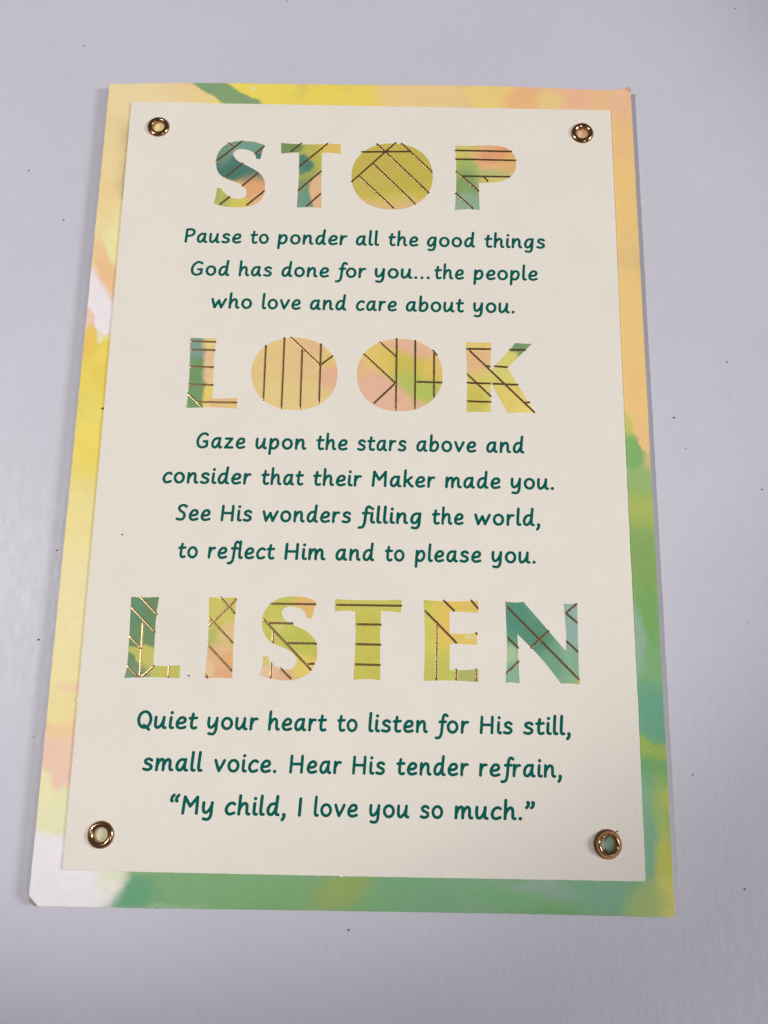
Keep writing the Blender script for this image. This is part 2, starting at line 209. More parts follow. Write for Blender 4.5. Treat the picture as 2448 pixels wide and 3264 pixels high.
WORD_PAINT = {'LISTEN': [(-84.8, -76.8, 9.17, 22.47, 0, (0.161, 0.279, 0.132), 0.2, 1), (-89.0, -64.5, 4.89, 7.07, 0, (0.114, 0.284, 0.165), 0.5, 0.9),
            (-81.8, -66.0, 3.26, 6.51, 0, (0.144, 0.254, 0.125), 0.5, 0.8), (-83.1, -84.3, 3.76, 5.83, 25, (0.567, 0.553, 0.133), 0.15, 1),
            (-88.2, -81.7, 2.69, 1.6, -20, (0.552, 0.551, 0.137), 0.3, 1), (-74.1, -89.9, 9.09, 3.15, 0, (0.546, 0.533, 0.119), 0.2, 1),
            (-86.9, -90.1, 4.81, 3.16, 0, (0.181, 0.296, 0.175), 0.4, 0.9), (-53.8, -71.0, 9.2, 11.83, 0, (0.636, 0.57, 0.133), 0.15, 1),
            (-55.6, -77.5, 4.31, 4.8, 0, (0.492, 0.511, 0.144), 0.25, 1), (-50.9, -74.2, 3.24, 4.29, -20, (0.8, 0.554, 0.253), 0.4, 0.9),
            (-53.4, -87.0, 8.03, 8.43, 0, (0.797, 0.498, 0.27), 0.2, 1), (-49.8, -84.8, 3.22, 3.17, 0, (0.792, 0.437, 0.167), 0.4, 0.9),
            (-51.6, -90.1, 4.81, 2.62, 0, (0.791, 0.411, 0.224), 0.5, 0.9), (-58.1, -89.1, 2.14, 3.15, 0, (0.802, 0.578, 0.305), 0.5, 0.9),
            (-26.8, -70.6, 14.06, 16.13, 0, (0.597, 0.571, 0.112), 0.2, 1), (-20.0, -64.0, 5.43, 4.88, 0, (0.797, 0.507, 0.179), 0.35, 1),
            (-29.4, -72.2, 4.32, 2.68, -20, (0.713, 0.653, 0.214), 0.4, 0.8), (-23.3, -75.4, 8.62, 4.81, -20, (0.533, 0.546, 0.103), 0.5, 0.8),
            (-34.6, -89.3, 5.88, 4.2, 0, (0.801, 0.557, 0.361), 0.4, 1), (-27.6, -90.8, 4.27, 2.62, 0, (0.795, 0.464, 0.307), 0.4, 0.9),
            (-20.7, -87.5, 5.88, 4.73, 0, (0.803, 0.621, 0.155), 0.4, 0.9), (-35.8, -84.6, 2.14, 2.11, 0, (0.694, 0.609, 0.168), 0.5, 0.8),
            (4.5, -76.3, 15.79, 19.54, 0, (0.575, 0.549, 0.102), 0.15, 1), (4.2, -62.5, 15.93, 3.98, 0, (0.614, 0.573, 0.124), 0.5, 0.8),
            (36.7, -75.8, 13.15, 19.54, 0, (0.667, 0.61, 0.116), 0.15, 1), (35.4, -68.6, 4.62, 11.83, 0, (0.799, 0.553, 0.12), 0.5, 0.9),
            (43.3, -61.9, 7.3, 3.98, 0, (0.799, 0.559, 0.131), 0.4, 0.9), (41.9, -75.4, 7.23, 3.26, 0, (0.8, 0.567, 0.148), 0.3, 1),
            (44.3, -74.2, 1.84, 1.17, 0, (0.717, 0.647, 0.31), 0.4, 0.9), (31.5, -88.8, 7.83, 7.69, 0, (0.539, 0.552, 0.116), 0.5, 0.9),
            (44.5, -89.9, 5.86, 3.84, 0, (0.434, 0.466, 0.156), 0.4, 0.9), (72.8, -75.9, 17.73, 20.83, 0, (0.158, 0.366, 0.232), 0.15, 1),
            (63.1, -66.2, 6.61, 8.57, 0, (0.082, 0.272, 0.19), 0.5, 0.9), (70.9, -73.9, 5.92, 7.83, -40, (0.089, 0.267, 0.168), 0.5, 0.9),
            (61.5, -85.7, 5.22, 7.71, 0, (0.258, 0.456, 0.313), 0.35, 1), (60.9, -80.6, 2.62, 2.59, 0, (0.442, 0.575, 0.33), 0.5, 0.9),
            (84.8, -69.1, 4.62, 12.48, 0, (0.295, 0.455, 0.393), 0.3, 1), (82.4, -85.4, 7.18, 7.72, 0, (0.255, 0.455, 0.301), 0.5, 0.9),
            (77.2, -84.2, 5.23, 5.15, -40, (0.165, 0.359, 0.219), 0.5, 0.8)],
 'LOOK': [(-71.1, 40.5, 4.35, 13.39, 0, (0.205, 0.353, 0.237), 0.12, 1), (-71.5, 46.1, 4.12, 6.22, 0, (0.232, 0.346, 0.304), 0.5, 0.9),
          (-70.4, 29.2, 4.56, 13.21, 0, (0.177, 0.323, 0.138), 0.15, 1), (-64.9, 40.6, 2.9, 10.3, 0, (0.8, 0.544, 0.293), 0.3, 1),
          (-65.9, 49.3, 2.91, 2.6, 0, (0.804, 0.627, 0.232), 0.5, 1), (-64.7, 25.8, 2.16, 4.05, 0, (0.804, 0.632, 0.152), 0.3, 1),
          (-58.0, 21.3, 7.16, 3.02, 0, (0.8, 0.553, 0.22), 0.4, 1), (-60.4, 22.3, 3.82, 1.51, 0, (0.797, 0.498, 0.286), 0.5, 0.9),
          (-29.1, 34.9, 20.21, 18.38, 0, (0.801, 0.579, 0.255), 0.2, 1), (-35.6, 23.7, 11.47, 6.55, 0, (0.804, 0.619, 0.272), 0.6, 0.8),
          (-23.1, 47.9, 6.79, 3.63, -30, (0.797, 0.496, 0.275), 0.5, 0.8), (-13.4, 32.1, 5.28, 6.61, 0, (0.795, 0.465, 0.315), 0.35, 1),
          (-15.1, 40.8, 4.34, 2.57, 0, (0.8, 0.568, 0.182), 0.5, 0.8), (-26.2, 39.6, 5.79, 7.19, 0, (0.799, 0.532, 0.284), 0.6, 0.6),
          (-18.9, 24.9, 7.65, 4.54, 0, (0.803, 0.607, 0.274), 0.5, 0.7), (15.6, 35.1, 20.51, 18.5, 0, (0.796, 0.476, 0.325), 0.2, 1),
          (9.3, 41.7, 13.38, 6.58, -28, (0.801, 0.584, 0.156), 0.3, 1), (23.2, 36.4, 14.88, 6.54, -30, (0.646, 0.54, 0.098), 0.35, 1),
          (18.1, 33.1, 6.66, 4.34, -25, (0.502, 0.555, 0.125), 0.5, 0.9), (25.3, 27.8, 7.14, 5.93, -30, (0.461, 0.558, 0.115), 0.35, 1),
          (29.3, 39.3, 4.62, 6.56, -20, (0.8, 0.566, 0.138), 0.5, 0.7), (8.0, 24.3, 13.25, 6.45, -30, (0.797, 0.487, 0.351), 0.4, 1),
          (18.2, 21.3, 11.18, 4.28, -30, (0.797, 0.485, 0.322), 0.4, 0.8), (-0.9, 37.2, 3.08, 4.37, 0, (0.798, 0.52, 0.248), 0.6, 0.8),
          (52.9, 34.7, 16.9, 21.74, 0, (0.715, 0.627, 0.163), 0.2, 1), (48.4, 42.3, 6.17, 7.13, 0, (0.797, 0.509, 0.25), 0.35, 1),
          (49.5, 49.5, 5.68, 2.21, 0, (0.802, 0.599, 0.181), 0.5, 0.9), (46.7, 23.8, 5.6, 6.97, 0, (0.603, 0.538, 0.102), 0.5, 0.9),
          (61.4, 24.0, 6.1, 5.9, 0, (0.803, 0.623, 0.163), 0.6, 0.8), (61.1, 37.0, 6.66, 5.45, 0, (0.716, 0.656, 0.199), 0.6, 0.8),
          (68.0, 47.5, 6.19, 4.14, 35, (0.198, 0.327, 0.153), 0.15, 1), (62.3, 42.5, 3.6, 1.97, 40, (0.716, 0.656, 0.172), 0.3, 1)],
 'STOP': [(-57.5, 135.7, 16.05, 10.22, 0, (0.067, 0.194, 0.156), 0.1, 1), (-59.3, 141.9, 9.8, 3.17, 10, (0.237, 0.404, 0.333), 0.5, 0.85),
          (-52.3, 143.6, 7.01, 3.17, 0, (0.177, 0.353, 0.286), 0.4, 0.8), (-65.4, 139.5, 4.2, 6.32, 0, (0.182, 0.305, 0.211), 0.4, 0.8),
          (-49.4, 127.2, 5.55, 4.67, 0, (0.081, 0.209, 0.153), 0.4, 0.8), (-49.7, 119.4, 8.99, 7.71, 0, (0.791, 0.408, 0.196), 0.5, 1),
          (-47.2, 116.4, 4.14, 3.84, 0, (0.797, 0.504, 0.258), 0.5, 0.8), (-62.0, 115.4, 8.28, 4.61, 0, (0.479, 0.498, 0.129), 0.3, 1),
          (-56.4, 114.7, 4.83, 3.45, 0, (0.714, 0.616, 0.119), 0.5, 0.9), (-67.1, 120.7, 2.08, 3.87, 0, (0.368, 0.481, 0.168), 0.4, 0.9),
          (-25.2, 130.6, 13.91, 17.95, 0, (0.522, 0.487, 0.093), 0.2, 1), (-36.2, 142.7, 6.65, 3.96, 0, (0.187, 0.299, 0.103), 0.25, 1),
          (-15.9, 142.9, 6.3, 4.75, 0, (0.769, 0.531, 0.136), 0.4, 1), (-26.5, 126.7, 4.16, 10.88, 0, (0.32, 0.39, 0.111), 0.4, 0.8),
          (-30.0, 136.4, 3.21, 3.14, 0, (0.091, 0.233, 0.179), 0.25, 1), (-27.6, 133.6, 3.06, 3.13, -40, (0.083, 0.218, 0.178), 0.2, 1),
          (-30.1, 131.3, 2.37, 2.03, 0, (0.113, 0.257, 0.182), 0.4, 0.9), (-28.4, 122.0, 4.84, 4.64, 0, (0.216, 0.32, 0.154), 0.4, 0.9),
          (-27.9, 116.7, 5.17, 5.76, 0, (0.171, 0.338, 0.244), 0.25, 1), (-22.2, 121.4, 2.9, 8.49, 0, (0.797, 0.496, 0.282), 0.25, 1),
          (11.1, 133.4, 21.62, 15.89, 0, (0.58, 0.472, 0.085), 0.15, 1), (2.2, 125.8, 9.94, 6.49, 20, (0.621, 0.496, 0.13), 0.5, 0.5),
          (13.9, 122.2, 9.91, 6.46, 0, (0.531, 0.473, 0.074), 0.5, 0.8), (11.4, 111.2, 24.63, 6.56, 0, (0.796, 0.475, 0.277), 0.3, 1),
          (12.3, 117.6, 10.71, 3.49, 0, (0.684, 0.563, 0.135), 0.6, 0.7), (7.0, 135.2, 9.99, 5.62, -30, (0.579, 0.457, 0.092), 0.6, 0.7),
          (53.6, 135.8, 15.8, 14.05, 0, (0.795, 0.475, 0.228), 0.2, 1), (43.7, 143.2, 5.85, 5.67, 0, (0.66, 0.566, 0.155), 0.5, 0.9),
          (57.9, 141.5, 8.34, 3.77, 15, (0.788, 0.352, 0.178), 0.5, 0.9), (64.4, 136.0, 4.99, 5.62, 0, (0.794, 0.463, 0.155), 0.5, 0.7),
          (43.6, 133.8, 6.65, 5.61, 0, (0.403, 0.494, 0.132), 0.25, 1), (53.6, 130.2, 9.95, 3.72, 0, (0.472, 0.524, 0.188), 0.4, 0.9),
          (44.4, 120.8, 6.6, 12.89, 0, (0.241, 0.37, 0.135), 0.3, 1), (45.2, 115.3, 7.4, 6.4, 30, (0.288, 0.438, 0.288), 0.3, 1),
          (57.7, 128.4, 6.63, 1.86, 0, (0.713, 0.601, 0.17), 0.5, 0.9)]}
WORD_BASE = {'LISTEN': (0.57, 0.526, 0.079), 'LOOK': (0.88, 0.685, 0.218), 'STOP': (0.648, 0.529, 0.076)}
BOARD_OUT = [(-119.95, 175.98), (-102.45, 176.52), (-79.87, 177.11), (-51.18, 177.07), (-28.6, 176.96), (17.67, 177.17), (45.55, 177.29), (71.23, 176.89), (96.72, 176.07), (111.97, 175.74),
 (115.02, 176.38), (117.62, 176.45), (118.58, 175.53), (119.43, 175.21), (120.11, 174.23), (120.03, -18.34), (119.95, -175.98), (68.95, -175.75), (67.55, -175.99),
 (66.17, -175.73), (-37.11, -175.93), (-74.42, -176.08), (-75.56, -176.4), (-77.34, -176.1), (-116.47, -176.03), (-120.11, -172.58)]
CARD_OUT = [(-108.79, 166.04), (-108.08, 166.13), (110.26, 164.66), (109.68, -23.91), (109.88, -98.28), (109.52, -162.9), (109.01, -163.67), (-2.92, -163.69), (-3.85, -164.15),
 (-4.8, -163.67), (-107.75, -163.33), (-108.28, -162.62), (-108.38, -102.2), (-108.92, -101.02), (-108.4, -100.06)]
GROMMETS = [(-95.46, 153.07), (96.79, 152.39), (-94.96, -150.47), (95.9, -150.79)]
SPECKS = [('tiny black speck on the tabletop above the left corner of the plaque', -135.32, 199.72, 0.28, 0, 't'),
 ('tiny black speck at the top edge of the photo above the letter O', -40.45, 225.8, 0.25, 0, 't'),
 ('tiny dark speck in the top right corner of the photo', 173.44, 224.53, 0.25, 0, 't'),
 ('black speck at the far left of the tabletop level with the word STOP', -154.38, 133.23, 0.28, 0, 't'),
 ('black speck on the tabletop left of the first text line Pause to ponder', -136.07, 108.48, 0.3, 0, 't'),
 ('black speck in the shadow just left of the plaque, beside See His wonders', -124.27, -41.47, 0.33, 0, 't'),
 ('black speck on the tabletop left of the plaque, level with the word LISTEN', -127.97, -77.89, 0.36, 0, 't'),
 ('faint grey speck on the tabletop left of the pink patch of the border', -125.91, -115.48, 0.24, 1, 't'),
 ('large smudgy grey fleck on the tabletop right of the big letter K of LOOK', 156.57, 44.95, 0.42, 1, 't'),
 ('black speck on the tabletop just right of the orange border above the green', 132.17, 19.36, 0.36, 0, 't'),
 ('grey fleck on the tabletop right of the jagged green top of the border', 136.52, 5.85, 0.3, 1, 't'),
 ('grey fleck at the far right edge of the tabletop', 167.13, -11.35, 0.38, 1, 't'),
 ('faint grey speck far right of the last line about reflecting Him', 157.14, -66.7, 0.22, 1, 't'),
 ('faint grey speck on the tabletop right of the line small voice', 131.15, -125.72, 0.3, 1, 't'),
 ('dark speck on the tabletop right of the plaque, near its bottom right corner', 148.04, -166.66, 0.26, 0, 't'),
 ('dark bluish crumb on the tabletop under the middle of the bottom border', -0.77, -183.29, 0.36, 2, 't'),
 ('brown crumb on the yellow left border beside the word LOOK', -109.21, 18.59, 0.5, 3, 'b'),
 ('black speck on the cream card left of the line See His wonders', -96.33, -35.38, 0.33, 0, 'c'),
 ('tiny black speck on the cream card between the letters L and I of LISTEN', -65.59, -91.22, 0.3, 0, 'c'),
 ('black speck on the cream card touching the bottom right grommet', 99.63, -146.17, 0.28, 0, 'c'),
 ('pinhead white fleck on the green right border, level with the line Quiet your heart', 113.4, -116.73, 0.24, 4, 'b')]

CARD_Z = 0.7

# ------------------------------------------------------------------ node helpers
def new_mat(name):
    m = bpy.data.materials.new(name); m.use_nodes = True
    n = m.node_tree.nodes; return m, n, m.node_tree.links, n['Principled BSDF']
def noise(n, l, vec, scale, detail=3, rough=.55, out='Fac'):
    t = n.new('ShaderNodeTexNoise'); t.inputs['Scale'].default_value = scale
    t.inputs['Detail'].default_value = detail; t.inputs['Roughness'].default_value = rough
    l.new(vec, t.inputs['Vector']); return t.outputs[out]
def vmath(n, l, op, a, b=None, scale=None):
    v = n.new('ShaderNodeVectorMath'); v.operation = op
    for i, x in enumerate((a, b)):
        if x is None: continue
        if hasattr(x, 'node'): l.new(x, v.inputs[i])
        else: v.inputs[i].default_value = x
    if scale is not None: v.inputs['Scale'].default_value = scale
    return v
def fmath(n, l, op, a, b):
    v = n.new('ShaderNodeMath'); v.operation = op
    for i, x in enumerate((a, b)):
        if hasattr(x, 'node'): l.new(x, v.inputs[i])
        else: v.inputs[i].default_value = x
    return v.outputs[0]
def maprange(n, l, x, a, b, c, d, smooth=False):
    m = n.new('ShaderNodeMapRange')
    if smooth: m.interpolation_type = 'SMOOTHSTEP'
    l.new(x, m.inputs[0])
    for i, v in enumerate((a, b, c, d)): m.inputs[i + 1].default_value = v
    return m.outputs[0]
def mix(n, l, fac, a, b, mode='MIX'):
    m = n.new('ShaderNodeMix'); m.data_type = 'RGBA'; m.blend_type = mode
    if hasattr(fac, 'node'): l.new(fac, m.inputs[0])
    else: m.inputs[0].default_value = fac
    for i, x in ((6, a), (7, b)):
        if hasattr(x, 'node'): l.new(x, m.inputs[i])
        else: m.inputs[i].default_value = (*x, 1) if len(x) == 3 else x
    return m.outputs[2]
def mm_coords(n, l):
    tc = n.new('ShaderNodeTexCoord')
    return vmath(n, l, 'SCALE', tc.outputs['Object'], scale=1000.0).outputs[0]
def bump(n, l, height, strength, dist, bsdf, prev=None):
    b = n.new('ShaderNodeBump'); b.inputs['Strength'].default_value = strength
    b.inputs['Distance'].default_value = dist
    l.new(height, b.inputs['Height'])
    if prev is not None: l.new(prev, b.inputs['Normal'])
    l.new(b.outputs[0], bsdf.inputs['Normal']); return b.outputs[0]

def watercolour(name, base, blobs, warp=(5.0, 1.6, .5), rough=.6, spec=.3, bumpy=.35):
    """pigment washes: every wash is an ellipse on the paper with a wandering edge"""
    m, n, l, b = new_mat(name)
    p = mm_coords(n, l)
    w = p
    for amp, sc in zip(warp, (.045, .16, .7)):
        c = noise(n, l, p, sc, 3, .6, 'Color')
        d = vmath(n, l, 'SUBTRACT', c, (.5, .5, .5)).outputs[0]
        d = vmath(n, l, 'MULTIPLY', d, (2 * amp, 2 * amp, 0)).outputs[0]
        w = vmath(n, l, 'ADD', w, d).outputs[0]
    w = vmath(n, l, 'MULTIPLY', w, (1, 1, 0)).outputs[0]
    col = None
    for k, (x, y, rx, ry, rot, c, soft, st) in enumerate(blobs):
        mp = n.new('ShaderNodeMapping'); mp.vector_type = 'TEXTURE'
        mp.inputs['Location'].default_value = (x, y, 0)
        mp.inputs['Rotation'].default_value = (0, 0, math.radians(rot))
        mp.inputs['Scale'].default_value = (rx, ry, 1)
        if k % 10 == 9:      # keeps the node evaluation in step (too many live values otherwise)
            w = vmath(n, l, 'ADD', w, vmath(n, l, 'SCALE', col, scale=1e-6).outputs[0]).outputs[0]
        l.new(w, mp.inputs[0])
        d = vmath(n, l, 'LENGTH', mp.outputs[0]).outputs['Value']
        f = maprange(n, l, d, max(.02, 1 - soft - .05), 1.05 + soft, st, 0.0, True)
        col = mix(n, l, f, base if col is None else col, c)
    g1 = maprange(n, l, noise(n, l, p, .22, 4, .6), .3, .7, .965, 1.025)
    g2 = maprange(n, l, noise(n, l, p, 2.2, 3, .7), .3, .7, .95, 1.04)
    g = fmath(n, l, 'MULTIPLY', g1, g2)
    cb = n.new('ShaderNodeCombineColor')
    for i in range(3): l.new(g, cb.inputs[i])
    col = mix(n, l, 1.0, col, cb.outputs[0], 'MULTIPLY')
    l.new(col, b.inputs['Base Color'])
    b.inputs['Roughness'].default_value = rough
    b.inputs['Specular IOR Level'].default_value = spec
    h = noise(n, l, p, 1.1, 5, .62)
    bump(n, l, h, bumpy, .00025, b)
    return m

def paper(name, color, bumpy=.3):
    m, n, l, b = new_mat(name); p = mm_coords(n, l)
    v = maprange(n, l, noise(n, l, p, 1.4, 4, .7), .25, .75, .955, 1.03)
    v2 = maprange(n, l, noise(n, l, p, .05, 2, .5), .3, .7, .985, 1.012)
    g = fmath(n, l, 'MULTIPLY', v, v2)
    cb = n.new('ShaderNodeCombineColor')
    for i in range(3): l.new(g, cb.inputs[i])
    l.new(mix(n, l, 1.0, color, cb.outputs[0], 'MULTIPLY'), b.inputs['Base Color'])
    b.inputs['Roughness'].default_value = .75; b.inputs['Specular IOR Level'].default_value = .2
    st = vmath(n, l, 'MULTIPLY', p, (.45, 1.0, 1.0)).outputs[0]
    bump(n, l, noise(n, l, st, 1.6, 5, .6), bumpy, .0002, b)
    return m

def plain(name, color, rough=.6, metal=0.0, spec=.4, var=.06, vs=3.0, bumpy=0.0, bs=4.0):
    m, n, l, b = new_mat(name); p = mm_coords(n, l)
    v = maprange(n, l, noise(n, l, p, vs, 3, .6), .3, .7, 1 - var, 1 + var)
    cb = n.new('ShaderNodeCombineColor')
    for i in range(3): l.new(v, cb.inputs[i])
    l.new(mix(n, l, 1.0, color, cb.outputs[0], 'MULTIPLY'), b.inputs['Base Color'])
    b.inputs['Roughness'].default_value = rough; b.inputs['Metallic'].default_value = metal
    b.inputs['Specular IOR Level'].default_value = spec
    if bumpy: bump(n, l, noise(n, l, p, bs, 3, .6), bumpy, .0001, b)
    return m

def tabletop_mat():
    m, n, l, b = new_mat('white_laminate'); p = mm_coords(n, l)
    st = vmath(n, l, 'MULTIPLY', p, (1.0, .16, 1.0)).outputs[0]
    fine = noise(n, l, st, .55, 5, .65)
    cloud = noise(n, l, p, .012, 3, .5)
    v = fmath(n, l, 'MULTIPLY', maprange(n, l, fine, .3, .7, .978, 1.016), maprange(n, l, cloud, .3, .7, .97, 1.025))
    gr = maprange(n, l, noise(n, l, p, 1.6, 3, .7), .25, .75, .965, 1.03)
    v = fmath(n, l, 'MULTIPLY', v, gr)
    cb = n.new('ShaderNodeCombineColor')
    for i in range(3): l.new(v, cb.inputs[i])
    l.new(mix(n, l, 1.0, (.575, .572, .655), cb.outputs[0], 'MULTIPLY'), b.inputs['Base Color'])
    b.inputs['Specular IOR Level'].default_value = .31
    mott0 = noise(n, l, vmath(n, l, 'MULTIPLY', p, (1.0, .35, 1.0)).outputs[0], .30, 5, .65)
    l.new(maprange(n, l, mott0, .3, .7, .37, .52), b.inputs['Roughness'])
    mott = noise(n, l, vmath(n, l, 'MULTIPLY', p, (1.0, .45, 1.0)).outputs[0], .35, 4, .6)
    b1 = bump(n, l, mott, .2, .0006, b)
    bump(n, l, noise(n, l, p, 1.6, 3, .6), .08, .0002, b, b1)
    return m

# ------------------------------------------------------------------ mesh helpers
def link(name, mesh, mat, parent=None, smooth=True):
    o = bpy.data.objects.new(name, mesh); COL.objects.link(o)
    if mat and not mesh.materials: mesh.materials.append(mat)
    if smooth:
        mesh.polygons.foreach_set('use_smooth', [True] * len(mesh.polygons))
    if parent: o.parent = parent
    return o
def mesh_from(name, verts, faces):
    me = bpy.data.meshes.new(name); me.from_pydata([tuple(v) for v in verts], [], faces); me.update(); return me
def slab(name, loops, z0, z1, bevel=0.0):
    """closed outlines (the later ones are holes) as a solid with rounded rims, mm"""
    cu = bpy.data.curves.new(name, 'CURVE'); cu.dimensions = '2D'; cu.fill_mode = 'BOTH'
    cu.extrude = ((z1 - z0) / 2 - bevel) * MM; cu.bevel_depth = bevel * MM; cu.bevel_resolution = 2
    cu.offset = -bevel * MM
    for lp in loops:
        sp = cu.splines.new('POLY'); sp.points.add(len(lp) - 1); sp.use_cyclic_u = True
        for q, (x, y) in zip(sp.points, lp): q.co = (x * MM, y * MM, 0, 1)
    o = bpy.data.objects.new(name, cu); COL.objects.link(o)
    dg = bpy.context.evaluated_depsgraph_get(); dg.update()
    me = bpy.data.meshes.new_from_object(o.evaluated_get(dg))
    bpy.data.objects.remove(o); bpy.data.curves.remove(cu)
    me.transform(Matrix.Translation((0, 0, (z0 + z1) / 2 * MM))); me.name = name
    return me
def ring(cx, cy, r, n=40): return [(cx + r * math.cos(2 * math.pi * i / n), cy + r * math.sin(2 * math.pi * i / n)) for i in range(n)]
def catmull(P, k=6):
    out = []
    for i in range(len(P) - 1):
        p0 = P[i - 1] if i else P[i]; p1, p2 = P[i], P[i + 1]; p3 = P[i + 2] if i + 2 < len(P) else P[i + 1]
        p0, p1, p2, p3 = map(np.array, (p0, p1, p2, p3))
        for j in range(k):
            t = j / k
            out.append(.5 * ((2 * p1) + (p2 - p0) * t + (2 * p0 - 5 * p1 + 4 * p2 - p3) * t * t + (3 * p1 - p0 - 3 * p2 + p3) * t ** 3))
    out.append(np.array(P[-1], float)); return out
def smooth_outline(P, k=5, ang=38):
    n = len(P); P = [np.array(p, float) for p in P]; corner = []
    for i in range(n):
        a = P[i] - P[i - 1]; b = P[(i + 1) % n] - P[i]
        c = np.dot(a, b) / (np.linalg.norm(a) * np.linalg.norm(b) + 1e-9)
        if math.degrees(math.acos(max(-1, min(1, c)))) > ang: corner.append(i)
    if not corner:
        Q = catmull(P[-2:] + P + P[:3], k); return [tuple(q) for q in Q[2 * k:(2 + n) * k]]
    out = []
    for j, i in enumerate(corner):
        e = corner[(j + 1) % len(corner)]; seg = [P[i]]; q = i
        while True:
            q = (q + 1) % n; seg.append(P[q])
            if q == e: break
        out += catmull(seg, k)[:-1]
    return [tuple(q) for q in out]
def rough_outline(P, step=2.2, amp=.06):
    """a die-cut edge: the outline walked in small steps with a slight wander"""
    out = []; n = len(P)
    for i in range(n):
        a, b = np.array(P[i], float), np.array(P[(i + 1) % n], float); d = b - a; L = np.linalg.norm(d)
        nn = np.array([-d[1], d[0]]) / L; k = max(1, int(L / step))
        for j in range(k):
            w = 0 if j == 0 else random.uniform(-amp, amp)
            out.append(tuple(a + d * j / k + nn * w))
    return out
def foil_mesh(a, b, z, w=.45, h=.16):
    a, b = np.array(a, float), np.array(b, float); d = b - a; L = np.linalg.norm(d); d /= L
    nn = np.array([-d[1], d[0]]); N = 9; V = []; F = []
    stations = [(-w * .7, .25), (-w * .45, .7), (-w * .1, 1.0)]
    k = max(2, int(L / .9)); stations += [(L * i / k, 1.0) for i in range(1, k)] + [(L + w * .1, 1.0), (L + w * .45, .7), (L + w * .7, .25)]
    for s, f in stations:
        jw = w * f * random.uniform(.93, 1.07); jh = h * (f ** .6) * random.uniform(.92, 1.06); jc = random.uniform(-.025, .025)
        for i in range(N):
            t = math.pi * i / (N - 1); q = a + d * s + nn * (jw * math.copysign(abs(math.cos(t)) ** .7, math.cos(t)) + jc)
            V.append((q[0] * MM, q[1] * MM, (z - .02 + jh * math.sin(t) ** .55) * MM))
    for s in range(len(stations) - 1):
        for i in range(N - 1):
            F.append((s * N + i, s * N + i + 1, (s + 1) * N + i + 1, (s + 1) * N + i))
    F.append(tuple(range(N))[::-1]); F.append(tuple(range((len(stations) - 1) * N, len(stations) * N)))
    me = mesh_from('foil_line', V, F); me.validate()
    bm = bmesh.new(); bm.from_mesh(me); bmesh.ops.recalc_face_normals(bm, faces=bm.faces); bm.to_mesh(me); bm.free()
    return me

